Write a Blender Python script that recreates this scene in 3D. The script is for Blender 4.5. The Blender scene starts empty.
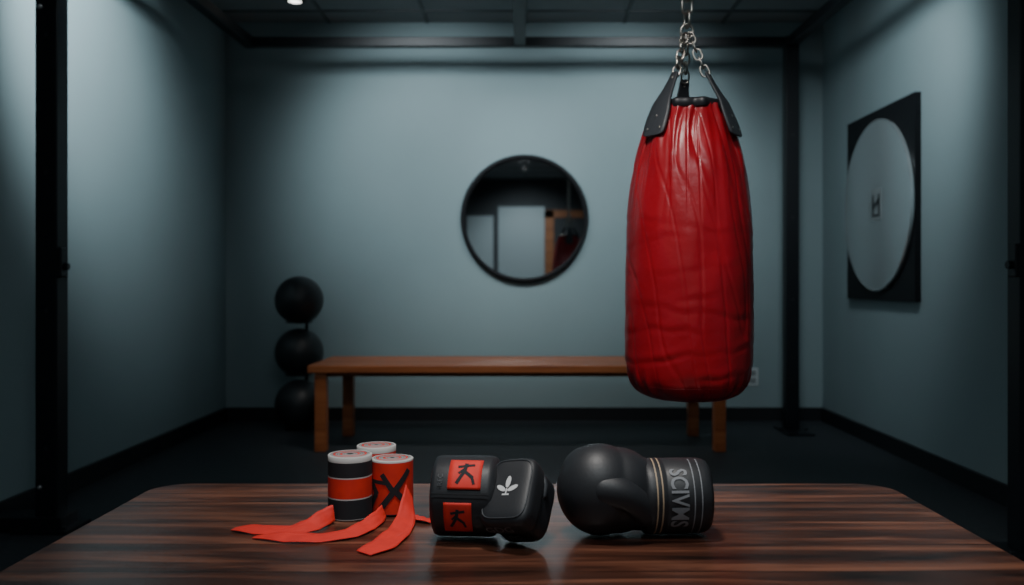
import bpy, bmesh, math, random
from mathutils import Vector, Matrix, noise
random.seed(3)
scene = bpy.context.scene
COL = scene.collection
ZOOM = (1.0, 512, 292.5)

# ------------------------------------------------------------------ materials
def new_mat(name):
    m = bpy.data.materials.new(name); m.use_nodes = True
    nt = m.node_tree
    return m, nt, nt.nodes["Principled BSDF"]

def pmat(name, col, rough=0.5, metal=0.0, bump=0.0, bscale=50, var=0.0, vscale=4, coat=0.0, spec=0.5, coords='Object', bdist=0.002):
    m, nt, b = new_mat(name)
    b.inputs['Base Color'].default_value = (*col, 1)
    b.inputs['Roughness'].default_value = rough
    b.inputs['Metallic'].default_value = metal
    b.inputs['Specular IOR Level'].default_value = spec
    if coat: 
        b.inputs['Coat Weight'].default_value = coat
        b.inputs['Coat Roughness'].default_value = 0.25
    tc = nt.nodes.new('ShaderNodeTexCoord')
    if bump:
        n = nt.nodes.new('ShaderNodeTexNoise'); n.inputs['Scale'].default_value = bscale
        n.inputs['Detail'].default_value = 6
        nt.links.new(tc.outputs[coords], n.inputs['Vector'])
        bp = nt.nodes.new('ShaderNodeBump'); bp.inputs['Strength'].default_value = bump
        bp.inputs['Distance'].default_value = bdist
        nt.links.new(n.outputs['Fac'], bp.inputs['Height'])
        nt.links.new(bp.outputs['Normal'], b.inputs['Normal'])
    if var:
        n = nt.nodes.new('ShaderNodeTexNoise'); n.inputs['Scale'].default_value = vscale
        n.inputs['Detail'].default_value = 4
        nt.links.new(tc.outputs[coords], n.inputs['Vector'])
        r = nt.nodes.new('ShaderNodeValToRGB')
        r.color_ramp.elements[0].position = 0.3; r.color_ramp.elements[1].position = 0.7
        r.color_ramp.elements[0].color = (*[c*(1-var) for c in col], 1)
        r.color_ramp.elements[1].color = (*[min(1, c*(1+var)) for c in col], 1)
        nt.links.new(n.outputs['Fac'], r.inputs['Fac'])
        nt.links.new(r.outputs['Color'], b.inputs['Base Color'])
    return m

def wood_mat(name, dark, mid, light, rough, plank=0.13, stretch=(0.9, 14, 14), coat=0.0, gap=True):
    m, nt, b = new_mat(name)
    N = nt.nodes.new; L = nt.links.new
    tc = N('ShaderNodeTexCoord'); sep = N('ShaderNodeSeparateXYZ'); L(tc.outputs['Object'], sep.inputs[0])
    div = N('ShaderNodeMath'); div.operation = 'DIVIDE'; div.inputs[1].default_value = plank; L(sep.outputs['Y'], div.inputs[0])
    fl = N('ShaderNodeMath'); fl.operation = 'FLOOR'; L(div.outputs[0], fl.inputs[0])
    off = N('ShaderNodeMath'); off.operation = 'MULTIPLY'; off.inputs[1].default_value = 7.31; L(fl.outputs[0], off.inputs[0])
    ax = N('ShaderNodeMath'); ax.operation = 'ADD'; L(sep.outputs['X'], ax.inputs[0]); L(off.outputs[0], ax.inputs[1])
    cb = N('ShaderNodeCombineXYZ'); L(ax.outputs[0], cb.inputs[0]); L(sep.outputs['Y'], cb.inputs[1]); L(sep.outputs['Z'], cb.inputs[2])
    mp = N('ShaderNodeMapping'); mp.inputs['Scale'].default_value = stretch; L(cb.outputs[0], mp.inputs[0])
    n1 = N('ShaderNodeTexNoise'); n1.inputs['Scale'].default_value = 2.2; n1.inputs['Detail'].default_value = 8
    n1.inputs['Roughness'].default_value = 0.6; n1.inputs['Distortion'].default_value = 0.6
    L(mp.outputs[0], n1.inputs['Vector'])
    r = N('ShaderNodeValToRGB'); L(n1.outputs['Fac'], r.inputs['Fac'])
    e = r.color_ramp.elements
    e[0].position = 0.34; e[0].color = (*dark, 1); e[1].position = 0.72; e[1].color = (*light, 1)
    k = e.new(0.50); k.color = (*mid, 1)
    wn = N('ShaderNodeTexWhiteNoise'); wn.noise_dimensions = '1D'; L(fl.outputs[0], wn.inputs['W'])
    mr = N('ShaderNodeMapRange'); mr.inputs['To Min'].default_value = 0.7; mr.inputs['To Max'].default_value = 1.25
    L(wn.outputs['Value'], mr.inputs['Value'])
    fr = N('ShaderNodeMath'); fr.operation = 'FRACT'; L(div.outputs[0], fr.inputs[0])
    gt = N('ShaderNodeMath'); gt.operation = 'GREATER_THAN'; gt.inputs[1].default_value = 0.02; L(fr.outputs[0], gt.inputs[0])
    mx = N('ShaderNodeMath'); mx.operation = 'MULTIPLY'; L(mr.outputs[0], mx.inputs[0])
    if gap: L(gt.outputs[0], mx.inputs[1])
    else: mx.inputs[1].default_value = 1
    vm = N('ShaderNodeVectorMath'); vm.operation = 'SCALE'; L(r.outputs['Color'], vm.inputs[0]); L(mx.outputs[0], vm.inputs['Scale'])
    L(vm.outputs[0], b.inputs['Base Color'])
    bp = N('ShaderNodeBump'); bp.inputs['Strength'].default_value = 0.25; bp.inputs['Distance'].default_value = 0.001
    L(n1.outputs['Fac'], bp.inputs['Height']); L(bp.outputs['Normal'], b.inputs['Normal'])
    b.inputs['Roughness'].default_value = rough
    if coat: b.inputs['Coat Weight'].default_value = coat; b.inputs['Coat Roughness'].default_value = 0.2
    return m

def emis(name, col, s):
    m, nt, b = new_mat(name)
    b.inputs['Base Color'].default_value = (*col, 1)
    b.inputs['Emission Color'].default_value = (*col, 1); b.inputs['Emission Strength'].default_value = s
    return m

M_wall = pmat('wall_paint', (0.235, 0.318, 0.338), 0.75, bump=0.15, bscale=220, var=0.04, vscale=1.5)
M_ceil = pmat('ceiling_tile', (0.24, 0.26, 0.27), 0.9, bump=0.2, bscale=150, var=0.05, vscale=3)
M_grid = pmat('ceiling_grid', (0.09, 0.10, 0.11), 0.6)
M_floor = pmat('rubber_floor', (0.020, 0.026, 0.032), 0.62, bump=0.3, bscale=180, var=0.25, vscale=40)
M_base = pmat('baseboard_paint', (0.008, 0.010, 0.013), 0.5)
M_steel = pmat('black_powdercoat', (0.005, 0.007, 0.010), 0.45, bump=0.08, bscale=300, spec=0.3)
M_bolt = pmat('bolt_steel', (0.45, 0.45, 0.47), 0.35, metal=1)
M_chrome = pmat('chain_steel', (0.46, 0.42, 0.38), 0.28, metal=1)
M_mirror = pmat('mirror_glass', (0.85, 0.9, 0.92), 0.02, metal=1)
M_disc = pmat('tinted_mirror', (0.44, 0.51, 0.53), 0.22, metal=0.6)
M_frame = pmat('mirror_frame_black', (0.005, 0.006, 0.008), 0.55, spec=0.2)
M_logo = pmat('logo_grey', (0.03, 0.035, 0.04), 0.5)
M_logo2 = pmat('logo_pale', (0.22, 0.25, 0.26), 0.5)
M_table = wood_mat('dark_walnut', (0.016, 0.007, 0.005), (0.090, 0.031, 0.018), (0.32, 0.125, 0.070), 0.32, plank=0.16, stretch=(0.8, 9, 9), coat=0.15)
M_bench = wood_mat('orange_oak', (0.30, 0.082, 0.026), (0.44, 0.130, 0.040), (0.54, 0.18, 0.065), 0.45, plank=0.6, gap=False)
M_ball = pmat('ball_rubber', (0.013, 0.016, 0.020), 0.45, bump=0.3, bscale=120)
M_vinyl = pmat('red_vinyl', (0.30, 0.006, 0.013), 0.34, bump=0.5, bscale=11, var=0.2, vscale=5, bdist=0.008)
M_vinyl_dk = pmat('red_seam', (0.20, 0.004, 0.010), 0.5)
M_blkleather = pmat('black_leather', (0.016, 0.018, 0.022), 0.45, bump=0.25, bscale=140, bdist=0.001)
M_blksoft = pmat('black_leather_matte', (0.018, 0.020, 0.024), 0.50, bump=0.25, bscale=180, bdist=0.0008)
M_grey = pmat('grey_leather', (0.035, 0.040, 0.047), 0.5, bump=0.3, bscale=120)
M_red = pmat('red_fabric', (0.66, 0.026, 0.016), 0.7, bump=0.35, bscale=500, var=0.1, vscale=30, bdist=0.0006)
M_blkfab = pmat('black_fabric', (0.010, 0.012, 0.016), 0.8, bump=0.4, bscale=450, bdist=0.0006)
M_whtfab = pmat('white_fabric', (0.46, 0.46, 0.45), 0.8, bump=0.4, bscale=450, bdist=0.0006)
M_grytop = pmat('grey_fabric', (0.26, 0.27, 0.27), 0.85, bump=0.2, bscale=400, bdist=0.0003)
M_print = pmat('white_print', (0.62, 0.63, 0.64), 0.5)
M_printd = pmat('grey_print', (0.20, 0.21, 0.23), 0.5)
M_gold = pmat('tan_stripe', (0.36, 0.27, 0.18), 0.5)
M_pale = pmat('pale_partition', (0.42, 0.49, 0.51), 0.7)
M_dark = pmat('dark_partition', (0.035, 0.04, 0.045), 0.7)
M_woodtrim = wood_mat('door_wood', (0.30, 0.10, 0.035), (0.42, 0.15, 0.05), (0.52, 0.2, 0.08), 0.5, plank=5, gap=False)
M_plastic = pmat('outlet_plastic', (0.55, 0.60, 0.62), 0.4)
M_lamp = emis('downlight_glow', (1.0, 0.97, 0.92), 6)

# ------------------------------------------------------------------ mesh helpers
def obj(name, bm, mats, parent=None, loc=(0,0,0), rot=(0,0,0), smooth=False):
    me = bpy.data.meshes.new(name); bm.normal_update(); bm.to_mesh(me); bm.free()
    if not isinstance(mats, (list, tuple)): mats = [mats]
    for m in mats: me.materials.append(m)
    if smooth:
        for p in me.polygons: p.use_smooth = True
    o = bpy.data.objects.new(name, me); COL.objects.link(o)
    o.location = loc; o.rotation_euler = rot
    if parent: o.parent = parent
    return o

def empty(name, loc=(0,0,0), rot=(0,0,0)):
    o = bpy.data.objects.new(name, None); COL.objects.link(o); o.location = loc; o.rotation_euler = rot
    o.empty_display_size = 0.05
    return o

def min_z(e):
    bpy.context.view_layer.update()
    lo = 1e9
    st = [e]
    while st:
        o = st.pop(); st += list(o.children)
        if o.type == 'MESH':
            for v in o.data.vertices: lo = min(lo, (o.matrix_world @ v.co).z)
    return lo

def add_box(bm, c, s, mat=0, rot=None, bevel=0.0):
    M = Matrix.Translation(c) @ (rot.to_matrix().to_4x4() if rot else Matrix()) @ Matrix.Diagonal((*s, 1))
    r = bmesh.ops.create_cube(bm, size=1, matrix=M)
    fs = set(f for v in r['verts'] for f in v.link_faces)
    for f in fs: f.material_index = mat
    if bevel:
        es = list(set(e for v in r['verts'] for e in v.link_edges))
        g = bmesh.ops.bevel(bm, geom=es, offset=bevel, segments=2, profile=0.5, affect='EDGES')
        for f in g['faces']: f.material_index = mat

def box(name, c, s, mat, parent=None, bevel=0.0, rot=(0,0,0)):
    bm = bmesh.new(); add_box(bm, (0,0,0), s, bevel=bevel)
    return obj(name, bm, mat, parent, c, rot)

def beam(name, p0, p1, w, h, mat, parent=None):
    p0, p1 = Vector(p0), Vector(p1); d = p1-p0
    bm = bmesh.new()
    q = d.to_track_quat('Y', 'Z')
    add_box(bm, (0,0,0), (w, d.length, h), rot=q, bevel=0.004)
    return obj(name, bm, mat, parent, (p0+p1)/2)

def lathe(bm, prof, n=64, mats=None, axis='Z', wob=None):
    rings = []
    for i, (r, z) in enumerate(prof):
        ring = []
        if r < 1e-6:
            p = (0,0,z) if axis == 'Z' else (z,0,0)
            ring = [bm.verts.new(p)]
        else:
            for k in range(n):
                a = 2*math.pi*k/n
                rr = r*(wob(a, z) if wob else 1)
                p = (rr*math.cos(a), rr*math.sin(a), z) if axis == 'Z' else (z, rr*math.cos(a), rr*math.sin(a))
                ring.append(bm.verts.new(p))
        rings.append(ring)
    for i in range(len(rings)-1):
        A, B = rings[i], rings[i+1]; mi = mats[i] if mats else 0
        for k in range(n):
            k2 = (k+1) % n
            if len(A) == 1 and len(B) == 1: continue
            if len(A) == 1: f = bm.faces.new((A[0], B[k2], B[k]))
            elif len(B) == 1: f = bm.faces.new((A[k], A[k2], B[0]))
            else: f = bm.faces.new((A[k], A[k2], B[k2], B[k]))
            f.material_index = mi
    bmesh.ops.recalc_face_normals(bm, faces=bm.faces)

def tube(bm, pts, r, n=10, closed=False, mat=0):
    pts = [Vector(p) for p in pts]; m = len(pts); rings = []
    up = Vector((0,0,1))
    prev = None
    for i, p in enumerate(pts):
        if closed: t = pts[(i+1) % m]-pts[i-1]
        else: t = pts[min(i+1, m-1)]-pts[max(i-1, 0)]
        t.normalize()
        if prev is None:
            a = t.cross(up)
            if a.length < 0.1: a = t.cross(Vector((1,0,0)))
        else:
            a = prev - t*prev.dot(t)
        a.normalize(); prev = a; b = t.cross(a)
        rr = r[i] if isinstance(r, (list, tuple)) else r
        rings.append([bm.verts.new(p+(a*math.cos(2*math.pi*k/n)+b*math.sin(2*math.pi*k/n))*rr) for k in range(n)])
    for i in range(m if closed else m-1):
        A, B = rings[i], rings[(i+1) % m]
        for k in range(n):
            f = bm.faces.new((A[k], A[(k+1) % n], B[(k+1) % n], B[k])); f.material_index = mat; f.smooth = True
    if not closed:
        for ring in (rings[0], rings[-1]):
            f = bm.faces.new(ring); f.material_index = mat

def link_pts(L, W, n=20):
    out = []
    r = W/2; s = L/2-r
    for k in range(n):
        a = 2*math.pi*(k+0.5)/n
        out.append(Vector((r*math.cos(a), 0, r*math.sin(a)+(s if math.sin(a) > 0 else -s))))
    return out

def chain(bm, p0, p1, L=0.040, W=0.026, r=0.0034, start=0, twist=0.3):
    p0, p1 = Vector(p0), Vector(p1); d = p1-p0
    pitch = L-2*r*1.15-0.0
    n = max(1, round(d.length/pitch)); step = d/n
    q = d.to_track_quat('Z', 'Y')
    for i in range(n):
        c = p0+step*(i+0.5)
        rz = Matrix.Rotation((math.pi/2 if (i+start) % 2 else 0)+twist, 3, 'Z')
        tube(bm, [c+q @ (rz @ v) for v in link_pts(L, W)], r, n=8, closed=True)

def rounded_rect(w, h, r, n=8):
    pts = []
    for cx, cy, a0 in ((w/2-r, h/2-r, 0), (-w/2+r, h/2-r, 90), (-w/2+r, -h/2+r, 180), (w/2-r, -h/2+r, 270)):
        for k in range(n+1):
            a = math.radians(a0+90*k/n); pts.append((cx+r*math.cos(a), cy+r*math.sin(a)))
    return pts

def prism(bm, pts, z0, z1, mat=0):
    lo = [bm.verts.new((x, y, z0)) for x, y in pts]; hi = [bm.verts.new((x, y, z1)) for x, y in pts]
    fs = [bm.faces.new(lo[::-1]), bm.faces.new(hi)]
    n = len(pts)
    for k in range(n): fs.append(bm.faces.new((lo[k], lo[(k+1) % n], hi[(k+1) % n], hi[k])))
    for f in fs: f.material_index = mat

def superell(bm, size, n=5.0, sub=24, deform=None, mat=0):
    tmp = bmesh.new(); bmesh.ops.create_cube(tmp, size=2)
    bmesh.ops.subdivide_edges(tmp, edges=tmp.edges, cuts=sub, use_grid_fill=True)
    vm = {}
    for v in tmp.verts:
        d = Vector([math.tan(c*math.pi/4) for c in v.co]).normalized()
        s = sum(abs(c)**n for c in d)**(-1/n)
        p = Vector((d.x*s*size[0]/2, d.y*s*size[1]/2, d.z*s*size[2]/2))
        if deform: p = deform(p)
        vm[v] = bm.verts.new(p)
    for f in tmp.faces:
        g = bm.faces.new([vm[v] for v in f.verts]); g.smooth = True; g.material_index = mat
    tmp.free()

def stroke_grid(bm, a, b, w, fn, seg=6, mat=0):
    a, b = Vector(a), Vector(b); d = (b-a); n = Vector((-d.y, d.x)).normalized()*w/2
    prev = None
    for i in range(seg+1):
        p = a+d*i/seg
        row = [bm.verts.new(fn(*(p+n*s))) for s in (-1, 0, 1)]
        if prev:
            for k in range(2):
                f = bm.faces.new((prev[k], row[k], row[k+1], prev[k+1])); f.material_index = mat
        prev = row

def disc_grid(bm, c, rx, ry, ang, fn, mat=0, n=20):
    cv = bm.verts.new(fn(*c)); ca, sa = math.cos(ang), math.sin(ang); ring = []
    for k in range(n):
        x = rx*math.cos(2*math.pi*k/n); y = ry*math.sin(2*math.pi*k/n)
        ring.append(bm.verts.new(fn(c[0]+x*ca-y*sa, c[1]+x*sa+y*ca)))
    for k in range(n):
        f = bm.faces.new((cv, ring[k], ring[(k+1) % n])); f.material_index = mat

def patch(bm, u0, u1, v0, v1, fn, nu=6, nv=14, mat=0):
    g = [[bm.verts.new(fn(u0+(u1-u0)*i/nu, v0+(v1-v0)*j/nv)) for j in range(nv+1)] for i in range(nu+1)]
    for i in range(nu):
        for j in range(nv):
            f = bm.faces.new((g[i][j], g[i+1][j], g[i+1][j+1], g[i][j+1])); f.material_index = mat; f.smooth = True

def text_art(bm, s, size, fn, rot=0.0, c=(0, 0), sx=1.0, mat=0, bold=0.0):
    cu = bpy.data.curves.new('t', 'FONT'); cu.body = s; cu.size = size; cu.align_x = 'CENTER'; cu.align_y = 'CENTER'; cu.resolution_u = 3
    cu.offset = bold
    o = bpy.data.objects.new('t', cu); COL.objects.link(o)
    bpy.context.view_layer.update()
    dg = bpy.context.evaluated_depsgraph_get()
    me = bpy.data.meshes.new_from_object(o.evaluated_get(dg))
    bpy.data.objects.remove(o); bpy.data.curves.remove(cu)
    t = bmesh.new(); t.from_mesh(me); bpy.data.meshes.remove(me)
    for _ in range(2):
        es = [e for e in t.edges if e.calc_length() > size*0.18]
        if es: bmesh.ops.subdivide_edges(t, edges=es, cuts=1)
    bmesh.ops.triangulate(t, faces=t.faces)
    ca, sa = math.cos(rot), math.sin(rot); vm = {}
    for v in t.verts:
        x, y = v.co.x*sx, v.co.y
        vm[v] = bm.verts.new(fn(c[0]+x*ca-y*sa, c[1]+x*sa+y*ca))
    for f in t.faces:
        g = bm.faces.new([vm[v] for v in f.verts]); g.material_index = mat
    t.free()

def solidify(o, t, off=0.0):
    m = o.modifiers.new('sol', 'SOLIDIFY'); m.thickness = t; m.offset = off

# ------------------------------------------------------------------ room shell
XL, XR, YB, YF, ZC = -1.96, 1.95, 5.9, -3.0, 2.61
W = XR-XL
def wallbox(name, x0, x1, y0, y1, z0, z1, mat):
    return box(name, ((x0+x1)/2, (y0+y1)/2, (z0+z1)/2), (x1-x0, y1-y0, z1-z0), mat)
wallbox('floor', XL-0.1, XR+0.1, YF-0.1, YB+0.1, -0.1, 0, M_floor)
wallbox('wall_back', XL-0.1, XR+0.1, YB, YB+0.1, 0, ZC, M_wall)
wallbox('wall_left', XL-0.1, XL, YF, YB, 0, ZC, M_wall)
wallbox('wall_right', XR, XR+0.1, YF, YB, 0, ZC, M_wall)
wallbox('ceiling', XL-0.1, XR+0.1, YF-0.1, YB+0.1, ZC, ZC+0.1, M_ceil)
wallbox('baseboard_back', XL, XR, YB-0.018, YB, 0, 0.085, M_base)
wallbox('baseboard_left', XL, XL+0.018, YF+0.1, YB-0.018, 0, 0.085, M_base)
wallbox('baseboard_right', XR-0.018, XR, YF+0.1, YB-0.018, 0, 0.085, M_base)
bm = bmesh.new()
for i in range(7):
    x = XL+0.03+i*0.645
    add_box(bm, (x, (YF+YB)/2, ZC-0.004), (0.022, YB-YF, 0.008))
y = YB-0.25
while y > YF:
    add_box(bm, ((XL+XR)/2, y, ZC-0.0045), (W, 0.022, 0.009)); y -= 0.6
obj('trim_ceiling_grid', bm, M_grid)
wallbox('wall_front', XL-0.1, XR+0.1, YF-0.1, YF, 0, ZC, M_dark)
wallbox('trim_panel_1', -0.44, 0.32, YF, YF+0.03, 0, 2.15, M_pale)
wallbox('trim_panel_2', -0.95, -0.52, YF, YF+0.03, 0, 2.0, M_pale)
bm = bmesh.new()
add_box(bm, (0.40, YF+0.03, 1.05), (0.14, 0.06, 2.1)); add_box(bm, (1.45, YF+0.03, 1.05), (0.14, 0.06, 2.1))
add_box(bm, (0.925, YF+0.03, 2.03), (1.19, 0.06, 0.12)); 
d = empty('door_1')
obj('door_frame', bm, M_woodtrim, d)
box('door_leaf', (0.925, YF+0.02, 0.985), (0.9, 0.04, 1.97), M_dark, d)

# outlet
e = empty('wall_outlet', (1.49, YB-0.004, 0.285))
box('plate', (0, 0, 0), (0.075, 0.008, 0.115), M_plastic, e, bevel=0.002)
for k, z in enumerate((-0.025, 0.025)):
    box('socket_%d' % (k+1), (0, -0.005, z), (0.04, 0.004, 0.034), M_logo2, e)

# ------------------------------------------------------------------ steel rig
rig = empty('boxing_rig_frame')
T = 0.080; ZT = 2.37
LF, RF, LB, RB = (-1.735, 3.3), (1.668, 3.0), (-1.685, 5.5), (1.625, 5.5)
for nm, (x, y) in (('post_1', LF), ('post_2', RF), ('post_3', RB)):
    beam(nm, (x, y, 0.012), (x, y, ZT+0.03), T, T, M_steel, rig)
beam('top_rail_1', (LF[0], LF[1], ZT), (LB[0], LB[1]+0.03, ZT), 0.06, 0.06, M_steel, rig)
beam('top_rail_2', (RF[0], RF[1], ZT), (RB[0], RB[1], ZT), 0.06, 0.06, M_steel, rig)
beam('rear_rail', (LB[0]-0.03, 5.5, ZT), (RB[0]+0.03, 5.5, ZT), 0.055, 0.058, M_steel, rig)
beam('front_rail', (LF[0], LF[1], ZT), (RF[0], RF[1], ZT), 0.06, 0.06, M_steel, rig)
beam('centre_rail', (-0.03, 3.15, ZT+0.01), (-0.03, 5.5, ZT+0.01), 0.07, 0.07, M_steel, rig)
beam('foot_1', (-1.94, 3.3, 0.03), (-1.67, 3.3, 0.03), 0.13, 0.05, M_steel, rig)
box('base_plate_1', (LF[0], LF[1], 0.006), (0.20, 0.18, 0.012), M_steel, rig)
box('base_plate_2', (RF[0], RF[1], 0.006), (0.19, 0.18, 0.012), M_steel, rig)
box('base_plate_3', (RB[0], RB[1]-0.06, 0.006), (0.16, 0.30, 0.012), M_steel, rig)
bm = bmesh.new()
for (x, y) in (LF, RF, RB):
    for s in (-1, 1):
        add_box(bm, (x+s*0.075, y-0.06, 0.017), (0.016, 0.016, 0.012))
    z = 0.3
    while z < 2.3:
        M = Matrix.Translation((x, y-T/2-0.0005, z)) @ Matrix.Rotation(math.pi/2, 4, 'X')
        bmesh.ops.create_cone(bm, cap_ends=True, segments=12, radius1=0.007, radius2=0.007, depth=0.004, matrix=M)
        z += 0.5
obj('bolts', bm, M_base, rig)
bm = bmesh.new()
for (x, y, z) in ((LF[0]-0.02, LF[1]-T/2-0.004, 1.90), (LF[0]-0.02, LF[1]-T/2-0.004, 0.16)):
    bmesh.ops.create_uvsphere(bm, u_segments=12, v_segments=8, radius=0.009, matrix=Matrix.Translation((x, y, z)))
obj('cap_bolts', bm, M_bolt, rig, smooth=True)
def pin(name, x, y, sgn):
    bm = bmesh.new()
    add_box(bm, (x+sgn*(T/2+0.008), y-0.02, 0.975), (0.02, 0.05, 0.11), bevel=0.004)
    M = Matrix.Translation((x+sgn*(T/2+0.022), y-0.02, 0.96)) @ Matrix.Rotation(math.pi/2, 4, 'Y')
    bmesh.ops.create_cone(bm, cap_ends=True, segments=16, radius1=0.014, radius2=0.012, depth=0.02, matrix=M)
    obj(name, bm, M_steel, rig)
pin('pin_1', LF[0], LF[1], 1); pin('pin_2', RF[0], RF[1], -1)

# ------------------------------------------------------------------ round wall mirror
e = empty('round_wall_mirror', (-0.003, YB, 1.32), (math.radians(90), 0, 0))
bm = bmesh.new(); lathe(bm, [(0.388, 0.0), (0.388, 0.034), (0.394, 0.040), (0.412, 0.040), (0.418, 0.034), (0.418, 0.0), (0.388, 0.0)], 96)
obj('rim', bm, M_frame, e, smooth=True)
bm = bmesh.new(); lathe(bm, [(0, 0.0), (0.389, 0.0), (0.389, 0.012), (0, 0.012)], 96); obj('mirror_glass', bm, M_mirror, e)

# square panel with disc mirror on right wall
e = empty('disc_mirror_panel', (XR, 4.895, 1.325), (math.radians(90), 0, math.radians(-90)))
bm = bmesh.new(); prism(bm, rounded_rect(0.93, 1.035, 0.004, 2), 0, 0.03); obj('backing_panel', bm, M_frame, e)
bm = bmesh.new(); lathe(bm, [(0, 0.03), (0.460, 0.03), (0.466, 0.034), (0.466, 0.046), (0.460, 0.05), (0.454, 0.048), (0, 0.048)], 96)
obj('disc', bm, M_disc, e, loc=(0.000, -0.005, 0))
fn = lambda u, v: Vector((u, v, 0.0495))
bm = bmesh.new(); prism(bm, rounded_rect(0.15, 0.17, 0.012), 0.048, 0.0495); obj('logo_back', bm, M_logo2, e, loc=(0.02, 0, 0))
bm = bmesh.new()
stroke_grid(bm, (-0.04, -0.055), (-0.04, 0.055), 0.026, fn); stroke_grid(bm, (0.04, -0.055), (0.04, 0.055), 0.026, fn)
stroke_grid(bm, (-0.04, -0.015), (0.04, 0.02), 0.028, fn); stroke_grid(bm, (-0.055, -0.06), (0.055, -0.06), 0.014, fn)
o = obj('logo_mark', bm, M_logo, e, loc=(0.02, 0, 0.001)); 

# ------------------------------------------------------------------ medicine balls
e = empty('medicine_ball_rack', (-1.385, 5.52, 0))
for k, z in enumerate((0.160, 0.475, 0.795)):
    bm = bmesh.new()
    bmesh.ops.create_uvsphere(bm, u_segments=48, v_segments=32, radius=0.147)
    obj('medicine_ball_%d' % (k+1), bm, M_ball, e, (0, 0, z), (0.2*k, 0.3, 0.5*k), smooth=True)
    bm = bmesh.new()
    tube(bm, [(0.075*math.cos(2*math.pi*i/32), 0.075*math.sin(2*math.pi*i/32), z-0.133) for i in range(32)], 0.006, closed=True)
    if k: tube(bm, [(0, 0.075, z-0.133), (0, 0.19, z-0.133)], 0.007)
    obj('ring_%d' % (k+1), bm, M_steel, e)
bm = bmesh.new(); tube(bm, [(0, 0.19, 0.0), (0, 0.19, 0.72)], 0.012); add_box(bm, (0, 0.09, 0.01), (0.16, 0.24, 0.02)); obj('stand', bm, M_steel, e)

# ------------------------------------------------------------------ bench
e = empty('wooden_bench')
bt = 0.462
bm = bmesh.new(); add_box(bm, (0, 0, 0), (2.27, 0.62, 0.040), bevel=0.005); obj('seat', bm, M_bench, e, (-0.02, 5.08, bt-0.020))
k = 0
for x, y in ((-1.09, 4.82), (1.04, 4.82), (-1.04, 5.31), (0.99, 5.31)):
    k += 1; beam('leg_%d' % k, (x, y, 0), (x, y, bt-0.038), 0.062, 0.062, M_bench, e)
box('apron_1', (-0.025, 4.84, bt-0.052), (2.07, 0.022, 0.024), M_bench, e)
box('apron_2', (-0.025, 5.30, bt-0.052), (1.97, 0.022, 0.024), M_bench, e)

# ------------------------------------------------------------------ table
TZ = 0.415
e = empty('coffee_table')
bm = bmesh.new(); prism(bm, rounded_rect(1.757, 1.02, 0.085, 10), -0.036, 0)
o = obj('table_top', bm, M_table, e, (-0.0065, 1.67, TZ))
bv = o.modifiers.new('b', 'BEVEL'); bv.width = 0.005; bv.segments = 3; bv.limit_method = 'ANGLE'; bv.angle_limit = math.radians(50)
k = 0
for sx in (-1, 1):
    for sy in (-1, 1):
        k += 1; beam('leg_%d' % k, (sx*0.76, 1.67+sy*0.40, 0), (sx*0.76, 1.67+sy*0.40, TZ-0.036), 0.06, 0.06, M_table, e)
for k, sy in enumerate((-1, 1)): box('apron_%d' % (k+1), (0, 1.67+sy*0.40, TZ-0.066), (1.5, 0.022, 0.06), M_table, e)

# ------------------------------------------------------------------ heavy bag
bx, by = 0.4556, 2.5
bag = empty('punching_bag', (bx, by, 0))
prof = [(0.0, .578), (0.05, .578), (0.095, .581), (0.125, .590), (0.147, .606), (0.163, .630), (0.171, .66), (0.175, .70), (0.177, .76), (0.1775, .83), (0.1765, .92), (0.1745, 1.0),
        (0.171, 1.07), (0.165, 1.13), (0.155, 1.20), (0.143, 1.255), (0.127, 1.305), (0.112, 1.345), (0.100, 1.370), (0.096, 1.385)]
def catmull(P, n):
    out = []
    for i in range(len(P)-1):
        p0 = P[max(i-1, 0)]; p1 = P[i]; p2 = P[i+1]; p3 = P[min(i+2, len(P)-1)]
        for k in range(n):
            t = k/n
            out.append(tuple(0.5*((2*b)+(-a+c)*t+(2*a-5*b+4*c-d)*t*t+(-a+3*b-3*c+d)*t**3) for a, b, c, d in zip(p0, p1, p2, p3)))
    out.append(P[-1]); return out
P2 = [(max(r, 0), z) for r, z in catmull(prof, 12)]
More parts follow.
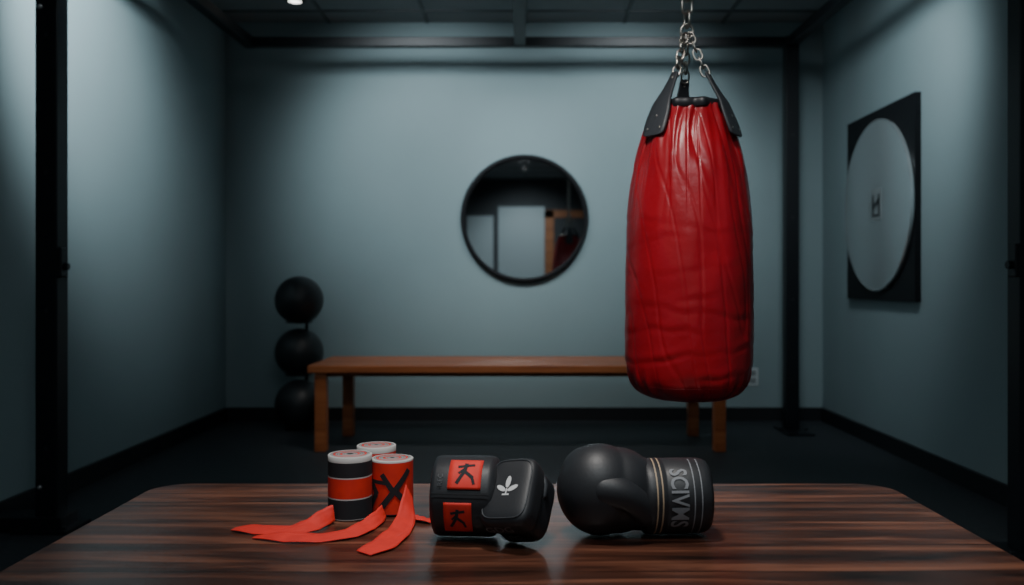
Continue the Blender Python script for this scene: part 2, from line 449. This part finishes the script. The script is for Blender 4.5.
def wob(a, z):
    t = max(0, min(1, (z-1.10)/0.28)); c, s = math.cos(a), math.sin(a)
    w1 = a+0.25*noise.noise(Vector((c*1.5, s*1.5, z*4)))+0.3*math.sin(2*a+1)
    w2 = a+0.35*noise.noise(Vector((c*2+5, s*2, z*5)))
    f = 0.060*t**1.6*math.sin(8*w1) + 0.030*t**1.4*math.sin(15*w2+1.3) + 0.010*t*math.sin(27*w2)
    q = noise.noise(Vector((c*4.0, s*4.0, z*0.8+2))); tt = max(0, min(1, (z-1.02)/0.30))
    f -= 0.035*tt*max(0, 1-abs(q)*8)**1.5
    f += 0.022*noise.noise(Vector((c*1.4+3, s*1.4, z*3.4)))
    f += 0.014*noise.noise(Vector((c*3.2, s*3.2, z*8.0)))
    for zc, amp, ph in ((0.665, 0.016, 0.3), (0.70, 0.013, 2.0), (0.75, 0.010, 3.3), (0.81, 0.009, 4.1), (0.87, 0.007, 0.9), (0.94, 0.008, 1.2), (1.00, 0.006, 2.7), (1.05, 0.008, 5.0)):
        zz = zc+0.026*math.sin(a*1.0+ph)+0.020*noise.noise(Vector((c*2.5+ph, s*2.5, 1)))
        m = max(0, noise.noise(Vector((c*1.7+ph*3, s*1.7, zc*7)))+0.30)
        f -= amp*m*math.exp(-((z-zz)/0.008)**2)
        f += amp*0.8*m*math.exp(-((z-zz-0.017)/0.012)**2)
    rid = abs(noise.noise(Vector((c*2+7, s*2, z*5.0+c*3))))
    f -= 0.010*max(0, 1-rid*10)
    b = max(0, min(1, (0.67-z)/0.07)); f += b*(0.018*math.sin(15*w2)+0.010*math.sin(26*w1))
    return 1+f
bm = bmesh.new(); lathe(bm, P2, 400, wob=wob)
obj('bag_body', bm, M_vinyl, bag, smooth=True)
bm = bmesh.new()
def rad_at(z):
    for i in range(len(P2)-1):
        if P2[i][1] <= z <= P2[i+1][1] and P2[i+1][1] > P2[i][1]:
            t = (z-P2[i][1])/(P2[i+1][1]-P2[i][1]); return P2[i][0]*(1-t)+P2[i+1][0]*t
    return P2[-1][0]
pts = []
for k in range(240):
    a = 2*math.pi*k/240; z = 0.622; r = rad_at(z)*wob(a, z)-0.0006
    pts.append((r*math.cos(a), r*math.sin(a), z))
tube(bm, pts, 0.0012, n=6, closed=True)
pts = []
a = math.radians(-36)
for k in range(160):
    z = 0.625+k*(1.30-0.625)/159; r = rad_at(z)*wob(a, z)-0.0004; pts.append((r*math.cos(a), r*math.sin(a), z))
tube(bm, pts, 0.0012, n=6)
obj('seams', bm, M_vinyl_dk, bag)
bm = bmesh.new()
def wobc(a, z): return 1+0.05*math.sin(9*a+1)+0.02*math.sin(17*a)
lathe(bm, [(0.097, 1.374), (0.100, 1.380), (0.101, 1.392), (0.096, 1.398), (0.090, 1.396), (0.086, 1.380), (0, 1.375)], 160, wob=wobc)
obj('collar', bm, M_blkleather, bag, smooth=True)
def strap(name, ang, zt=1.478):
    ca, sa = math.cos(ang), math.sin(ang)
    tang = Vector((-sa, ca, 0)); 
    keys = [(1.296, rad_at(1.296)+0.011, 0.026), (1.303, rad_at(1.303)+0.012, 0.037), (1.33, rad_at(1.33)+0.013, 0.040), (1.365, 0.117, 0.037), (1.392, 0.105, 0.030), (1.42, 0.087, 0.021), (1.45, 0.069, 0.015), (zt-0.008, 0.058, 0.013), (zt, 0.055, 0.009)]
    bm = bmesh.new(); prev = None
    P = catmull([(z, r, w) for z, r, w in keys], 6)
    for (z, r, w) in P:
        row = []
        for j in range(9):
            s = -1+2*j/8
            rr = r - (w*s)**2/(2*max(r, 0.05))*0.7
            row.append(bm.verts.new(Vector((ca*rr, sa*rr, z))+tang*w*s))
        if prev:
            for j in range(8): 
                f = bm.faces.new((prev[j], prev[j+1], row[j+1], row[j])); f.smooth = True
        prev = row
    o = obj(name, bm, M_grey, bag); solidify(o, 0.006)
    bm = bmesh.new()
    for z, s in ((1.315, -0.55), (1.315, 0.55), (1.35, 0.0), (1.462, 0)):
        r = [q[1] for q in P if q[0] >= z][0]+0.002 - (0.037*s)**2/0.2*0.7
        c = Vector((ca*r, sa*r, z))+tang*(0.040*s)
        bmesh.ops.create_uvsphere(bm, u_segments=12, v_segments=8, radius=0.0048, matrix=Matrix.Translation(c))
    obj(name+'_rivets', bm, M_chrome, bag, smooth=True)
    return Vector((ca*0.052, sa*0.052, zt-0.008))
tops = [strap('strap_1', math.radians(216)), strap('strap_2', math.radians(-35)), strap('strap_3', math.radians(92))]
apex = Vector((-0.006, 0, 1.590))
bm = bmesh.new()
for i, t in enumerate(tops): chain(bm, t, apex+Vector((t.x, t.y, 0))*0.12, start=i, L=0.034, W=0.022, r=0.003)
tube(bm, [apex+Vector((0.017*math.cos(2*math.pi*k/24), 0, 0.008+0.021*math.sin(2*math.pi*k/24))) for k in range(24)], 0.0042, closed=True)
chain(bm, apex+Vector((0, 0, 0.024)), (0, 0, 2.555), L=0.046, W=0.030, r=0.0042)
obj('chain', bm, M_chrome, bag)
bm = bmesh.new()
lathe(bm, [(0, 2.61), (0.06, 2.61), (0.06, 2.598), (0.02, 2.596), (0.018, 2.575), (0, 2.575)], 32)
tube(bm, [(0.018*math.cos(2*math.pi*k/24), 0, 2.562+0.018*math.sin(2*math.pi*k/24)) for k in range(24)], 0.005, closed=True)
obj('ceiling_mount', bm, M_steel, bag)

# ------------------------------------------------------------------ hand wraps
def roll(name, x, y, R, H, sidecols):
    e = empty(name, (x, y, TZ))
    prof = [(0, 0), (R-0.002, 0), (R, 0.002)]; mats = [0, 0]
    for (zf, mi) in sidecols:
        prof.append((R, H*zf)); mats.append(mi)
    prof.append((R-0.0015, H)); mats.append(sidecols[-1][1])
    r = R-0.0015; k = 0
    while r > 0.008:
        r2 = r-0.0036; prof.append((r2, H)); mats.append((3, 3, 1)[k % 3] if k > 0 else sidecols[-1][1]); r = r2
        prof.append((r-0.0005, H-0.003)); mats.append(4); r -= 0.0005
        prof.append((r-0.0006, H)); mats.append(3); r -= 0.0006; k += 1
    prof.append((0, H-0.004)); mats.append(4)
    bm = bmesh.new(); lathe(bm, prof, 72, mats=mats, wob=lambda a, z: 1+0.012*math.sin(2*a+x*40)+0.004*math.sin(7*a))
    for f in bm.faces: f.smooth = abs(f.normal.z) < 0.5
    obj('roll', bm, [M_blkfab, M_red, M_whtfab, M_grytop, M_blkfab], e)
    return e
r1 = roll('hand_wrap_roll', -0.364, 1.872, 0.0458, 0.130, [(0.03, 2), (0.06, 0), (0.33, 0), (0.35, 2), (0.66, 1), (0.68, 2), (0.91, 0), (0.99, 2)])
r2 = roll('hand_wrap_roll.001', -0.2815, 1.908, 0.0437, 0.115, [(0.04, 0), (0.96, 1), (0.99, 2)])
r3 = roll('hand_wrap_roll.002', -0.329, 1.993, 0.043, 0.127, [(0.9, 1), (0.99, 2)])
bm = bmesh.new(); R = 0.0449
fn = lambda u, v: Vector((R*math.sin(u/R), -R*math.cos(u/R), v))
for a, b, w in (((-0.062, 0.092), (-0.028, 0.045), 0.013), ((-0.03, 0.048), (-0.055, 0.008), 0.012), ((-0.020, 0.015), (0.012, 0.055), 0.012),
                ((0.010, 0.050), (-0.016, 0.088), 0.011), ((0.010, 0.052), (0.045, 0.095), 0.012), ((0.012, 0.055), (0.042, 0.02), 0.012), ((-0.045, 0.072), (-0.005, 0.070), 0.008)):
    stroke_grid(bm, a, b, w, fn, seg=8)
obj('print', bm, M_blkfab, r2)

def ribbon(name, P, width, parent, mat=M_red):
    Q = catmull(P, 10); bm = bmesh.new(); prev = None; n = len(Q)
    for i, q in enumerate(Q):
        p = Vector(q[:3]); t = Vector(Q[min(i+1, n-1)][:3])-Vector(Q[max(i-1, 0)][:3]); t.z = 0; t.normalize()
        side = Vector((-t.y, t.x, 0)); tilt = q[3]; w = q[4]*width
        wd = side*math.cos(tilt)+Vector((0, 0, 1))*math.sin(tilt)
        row = []
        for j in range(7):
            s = j/6-0.5
            pp = p+wd*(w*s)+Vector((0, 0, abs(math.sin(tilt))*w*0.5+0.0015+0.0025*math.cos(s*6)**2*abs(math.sin(i*0.25))))
            row.append(bm.verts.new(pp))
        if prev:
            for j in range(6): f = bm.faces.new((prev[j], prev[j+1], row[j+1], row[j])); f.smooth = True
        prev = row
    o = obj(name, bm, mat, parent); solidify(o, 0.0014, 0)
    return o
rb = empty('red_wrap_strap')
z = TZ+0.001
ribbon('strap_tail_1', [(-0.572, 1.762, z, 0.1, .35), (-0.53, 1.748, z, 0.25, .8), (-0.479, 1.738, z, 0.15, 1), (-0.435, 1.745, z, 0.3, .95), (-0.412, 1.775, z, 0.5, .9), (-0.398, 1.805, z, 0.9, .85), (-0.386, 1.820, z, 1.35, .8)], 0.040, rb)
ribbon('strap_tail_2', [(-0.515, 1.706, z, 0.1, .3), (-0.46, 1.692, z, 0.35, .8), (-0.415, 1.688, z, 0.2, 1), (-0.360, 1.70, z, 0.15, 1), (-0.326, 1.73, z, 0.25, 1), (-0.308, 1.77, z, 0.4, .9), (-0.296, 1.81, z, 0.7, .8), (-0.290, 1.852, z, 1.2, .7)], 0.036, rb)
ribbon('strap_tail_3', [(-0.288, 1.605, z, 0.05, .8), (-0.264, 1.64, z, 0.1, 1.05), (-0.248, 1.70, z, 0.15, 1.0), (-0.240, 1.76, z, 0.25, .9), (-0.238, 1.81, z+0.004, 0.5, .85), (-0.239, 1.845, z+0.018, 0.9, .8), (-0.240, 1.862, z+0.040, 1.1, .6)], 0.046, rb)
ribbon('strap_tail_4', [(-0.186, 1.815, z, 0.05, .6), (-0.205, 1.828, z, 0.1, .9), (-0.222, 1.842, z, 0.2, 1.0), (-0.232, 1.860, z, .4, .7)], 0.032, rb)

# ------------------------------------------------------------------ punch mitt (cuff + folded pad)
mitt = empty('punch_mitt', (-0.108, 1.722, TZ+0.079), (0, 0, math.radians(-6)))
R = 0.075
bm = bmesh.new()
lathe(bm, [(0, -0.03), (0.052, -0.035), (0.058, -0.05), (0.060, -0.058), (0.066, -0.0625), (0.0725, -0.060), (0.0752, -0.052), (0.0752, 0.045), (0.072, 0.054), (0.06, 0.060), (0.0, 0.062)], 96, axis='X',
      wob=lambda a, x: 1+0.006*math.sin(5*a+x*40)+0.004*math.sin(9*a))
obj('cuff', bm, M_blksoft, mitt, smooth=True)
Rr = 0.0765
cyl = lambda off: (lambda u, v: Vector((u, -(Rr+off)*math.sin(math.pi/2-v/Rr), (Rr+off)*math.cos(math.pi/2-v/Rr))))
bm = bmesh.new(); patch(bm, -0.028, 0.034, 0.028, 0.092, cyl(0.0)); patch(bm, -0.034, 0.018, -0.058, 0.004, cyl(0.0)); 
o = obj('red_patches', bm, M_red, mitt); solidify(o, 0.0015, 1)
bm = bmesh.new(); f2 = cyl(0.002)
def figure(cx, cy, s):
    for a, b, w in (((-.6, .55), (.6, .75), .22), ((0, .9), (-.1, .1), .28), ((-.1, .15), (-.6, -.75), .25), ((-.05, .15), (.55, -.35), .25), ((.5, -.35), (.65, -.8), .2), ((-.5, .0), (-.1, .4), .18)):
        stroke_grid(bm, (cx+a[0]*s, cy+a[1]*s), (cx+b[0]*s, cy+b[1]*s), w*s, f2)
figure(0.004, 0.058, 0.026); figure(-0.008, -0.028, 0.022)
for v in (0.0135, 0.020): patch(bm, -0.058, 0.05, v, v+0.002, f2)
obj('figure_print', bm, M_blkfab, mitt)
bm = bmesh.new(); text_art(bm, 'REC', 0.013, f2, c=(-0.042, 0.045), rot=math.pi/2); obj('cuff_text', bm, M_grey, mitt)
bm = bmesh.new(); text_art(bm, 'JUB 2', 0.013, f2, c=(0.030, -0.030), rot=math.pi/2); obj('cuff_text_2', bm, M_grey, mitt)
# pad
pad = empty('pad', (0.097, -0.040, 0.010), (math.radians(49), math.radians(-8), math.radians(-22))); pad.parent = mitt
S = (0.102, 0.138, 0.058)
tp = lambda p: Vector((p.x*(1-0.06*p.y/0.06), p.y, p.z))
bm = bmesh.new(); superell(bm, S, n=4.6, sub=28, deform=tp)
obj('pad_top', bm, M_blksoft, pad, loc=(0, 0, 0.01))
bm = bmesh.new(); superell(bm, (0.094, 0.126, 0.060), n=4.5, sub=20); obj('pad_base', bm, M_blkleather, pad, loc=(0, 0.002, -0.038))
bm = bmesh.new()
pts = []
for k in range(96):
    a = 2*math.pi*k/96; c, s = math.cos(a), math.sin(a); n = 4.6; q = (abs(c)**n+abs(s)**n)**(-1/n)
    x, y = c*q*S[0]/2*0.86, s*q*S[1]/2*0.86; pts.append((x*(1-0.06*y/0.06), y, 0.01+S[2]/2*0.885))
tube(bm, pts, 0.0014, n=6, closed=True); obj('piping', bm, M_grey, pad)
bm = bmesh.new(); fn = lambda u, v: Vector((u, v, 0.01+S[2]/2+0.0006))
disc_grid(bm, (0, 0.012), 0.0050, 0.012, 0, fn); disc_grid(bm, (-0.012, -0.001), 0.0046, 0.011, math.radians(62), fn); disc_grid(bm, (0.012, -0.001), 0.0046, 0.011, math.radians(-62), fn)
stroke_grid(bm, (0, -0.002), (0, -0.014), 0.003, fn); stroke_grid(bm, (-0.007, -0.014), (0.007, -0.014), 0.003, fn)
obj('emblem', bm, M_print, pad)
bm = bmesh.new(); fn = lambda u, v: Vector((u, -0.0698, v+0.010)); text_art(bm, 'GDG', 0.026, fn, c=(-0.012, 0)); obj('pad_text', bm, M_printd, pad)
bm = bmesh.new(); fn = lambda u, v: Vector((u, -0.0620, v-0.036)); text_art(bm, 'DPG', 0.022, fn, c=(-0.012, 0)); obj('pad_text_2', bm, M_printd, pad)
pad.location.z += (TZ+0.001)-min_z(pad)
bm = bmesh.new()
tube(bm, [(0.132, -0.015, 0.044), (0.144, -0.022, 0.046), (0.150, -0.030, 0.030), (0.149, -0.036, 0.012), (0.140, -0.04, 0.004)], [0.004, .005, .005, .005, .004], n=10)
obj('loop_strap', bm, M_grey, mitt, smooth=True)
mitt.location.z += (TZ+0.0008)-min_z(mitt)

# ------------------------------------------------------------------ boxing glove
gl = empty('boxing_glove', (0.155, 1.735, TZ+0.089), (0, 0, math.radians(4)))
bm = bmesh.new()
def ell(c, r, rot=None):
    M = Matrix.Translation(c) @ (Matrix.Rotation(rot[0], 4, rot[1]) if rot else Matrix()) @ Matrix.Diagonal((*r, 1))
    bmesh.ops.create_uvsphere(bm, u_segments=40, v_segments=24, radius=1, matrix=M)
ell((-0.012, 0.0, -0.001), (0.082, 0.080, 0.087))
ell((0.020, 0.005, -0.004), (0.085, 0.078, 0.082))
ell((0.066, 0.004, -0.012), (0.070, 0.064, 0.070))
ell((-0.033, 0.005, 0.018), (0.055, 0.065, 0.062))
bmesh.ops.create_cone(bm, cap_ends=True, segments=40, radius1=0.063, radius2=0.061, depth=0.08, matrix=Matrix.Translation((0.08, 0.0, -0.0145)) @ Matrix.Rotation(math.pi/2, 4, 'Y'))
o = obj('fist', bm, M_blksoft, gl)
rm = o.modifiers.new('r', 'REMESH'); rm.mode = 'VOXEL'; rm.voxel_size = 0.003; rm.use_smooth_shade = True
sm = o.modifiers.new('s', 'SMOOTH'); sm.iterations = 10; sm.factor = 0.6
bm = bmesh.new()
for i in range(25):
    t = i/24; c = Vector((0.068, -0.040, -0.036)).lerp(Vector((-0.010, -0.050, 0.008)), t)+Vector((0, -0.010*math.sin(t*math.pi), 0.012*math.sin(t*math.pi)))
    bmesh.ops.create_uvsphere(bm, u_segments=32, v_segments=20, radius=0.028+0.006*t, matrix=Matrix.Translation(c))
o = obj('thumb', bm, M_blksoft, gl)
rm = o.modifiers.new('r', 'REMESH'); rm.mode = 'VOXEL'; rm.voxel_size = 0.002; rm.use_smooth_shade = True
sm = o.modifiers.new('s', 'SMOOTH'); sm.iterations = 20
CR = 0.0715
bm = bmesh.new()
lathe(bm, [(0.055, 0.070), (0.066, 0.068), (0.0705, 0.073), (CR, 0.082), (CR, 0.106), (CR-0.0012, 0.108), (CR, 0.110), (CR+0.0005, 0.155), (CR, 0.180), (CR-0.002, 0.188), (0.066, 0.195), (0.061, 0.193), (0.058, 0.183), (0.055, 0.14), (0, 0.138)], 96, axis='X',
      wob=lambda a, x: 1+0.006*math.sin(4*a+x*30)+0.003*math.sin(9*a))
cz = -0.0155
obj('cuff', bm, M_blksoft, gl, loc=(0, 0, cz), smooth=True)
g1 = lambda off: (lambda u, v: Vector((u, -(CR+off)*math.sin(math.pi/2-v/CR), cz+(CR+off)*math.cos(math.pi/2-v/CR))))
bm = bmesh.new()
for u in (0.086, 0.096): patch(bm, u, u+0.0028, -0.11, 0.11, g1(0.0015), nu=1, nv=50)
obj('tan_stripes', bm, M_gold, gl)
bm = bmesh.new(); text_art(bm, 'SCIVMS', 0.046, g1(0.0022), c=(0.128, 0.010), rot=-math.pi/2, sx=0.78, bold=0.0008)
obj('cuff_print', bm, M_printd, gl)
bm = bmesh.new()
for u in (0.156, 0.170): patch(bm, u, u+0.0022, -0.09, 0.10, g1(0.0018), nu=1, nv=50)
obj('grey_stripes', bm, M_printd, gl)
gl.location.z += (TZ+0.0008)-min_z(gl)

# ------------------------------------------------------------------ lights
def downlight(x, y):
    e = empty('ceiling_downlight', (x, y, ZC))
    bm = bmesh.new(); lathe(bm, [(0.040, -0.006), (0.042, -0.014), (0.058, -0.012), (0.062, 0.0), (0.04, 0.0)], 32); obj('bezel', bm, M_grid, e, smooth=True)
    bm = bmesh.new(); lathe(bm, [(0, -0.006), (0.041, -0.006), (0.041, 0), (0, 0)], 32); obj('lens', bm, M_lamp, e)
def spot(name, loc, tgt, power, angle, blend=0.9, col=(0.86, 0.96, 1.0), size=0.08):
    l = bpy.data.lights.new(name, 'SPOT'); l.energy = power; l.spot_size = math.radians(angle); l.spot_blend = blend; l.color = col; l.shadow_soft_size = size
    o = bpy.data.objects.new(name, l); COL.objects.link(o); o.location = loc
    o.rotation_euler = (Vector(tgt)-Vector(loc)).to_track_quat('-Z', 'Y').to_euler()
def area(name, loc, tgt, power, sx, sy, col=(1, 1, 1)):
    l = bpy.data.lights.new(name, 'AREA'); l.energy = power; l.shape = 'RECTANGLE'; l.size = sx; l.size_y = sy; l.color = col
    o = bpy.data.objects.new(name, l); COL.objects.link(o); o.location = loc
    o.rotation_euler = (Vector(tgt)-Vector(loc)).to_track_quat('-Z', 'Y').to_euler()
for (x, y) in ((-1.39, 5.44), (-0.75, 4.3), (0.8, 4.3), (-1.1, 3.3), (1.1, 3.7), (-0.1, 1.45), (0, -1.6)): downlight(x, y)
spot('spot_back_1', (-0.75, 4.3, 2.50), (-0.60, 5.9, 1.72), 140, 72, size=0.2)
spot('spot_back_2', (0.80, 4.3, 2.50), (0.60, 5.9, 1.72), 130, 72, size=0.2)
spot('spot_left', (-1.0, 3.3, 2.5), (-1.96, 3.9, 1.95), 190, 72, size=0.12)
spot('spot_right', (1.1, 3.7, 2.5), (1.95, 4.7, 1.6), 75, 80, size=0.15)
spot('spot_key', (-0.1, 1.45, 2.56), (0.20, 2.05, 0.8), 150, 72, col=(1.0, 0.95, 0.9), size=0.12)
spot('spot_bench', (-0.2, 3.7, 2.55), (-0.1, 4.9, 0.4), 100, 65, col=(1.0, 0.96, 0.9), size=0.15)  # extra spot added to brighten the bench, has no downlight fixture
spot('spot_rear', (0, -1.6, 2.56), (0, -3.0, 1.2), 60, 90)
area('ambient_fill_light', (0, 0.2, 2.59), (0, 0.35, 0), 27, 1.4, 0.8, col=(0.86, 0.96, 1.0))  # added soft ambient fill behind the view, not an actual ceiling fixture
w = bpy.data.worlds.new('World'); scene.world = w; w.use_nodes = True
w.node_tree.nodes['Background'].inputs[0].default_value = (0.3, 0.4, 0.5, 1); w.node_tree.nodes['Background'].inputs[1].default_value = 0.1

# ------------------------------------------------------------------ camera
cam = bpy.data.cameras.new('Camera'); co = bpy.data.objects.new('Camera', cam); COL.objects.link(co)
co.location = (0, 0, 0.9); co.rotation_euler = (math.radians(90), 0, 0)
kz, cx, cy = ZOOM
cam.sensor_width = 36; cam.lens = 36*900/1024*kz
cam.shift_x = -(525-cx)*kz/1024; cam.shift_y = (283-cy)*kz/1024
cam.dof.use_dof = True; cam.dof.focus_distance = 1.9; cam.dof.aperture_fstop = 2.9*kz
cam.clip_start = 0.05
scene.camera = co
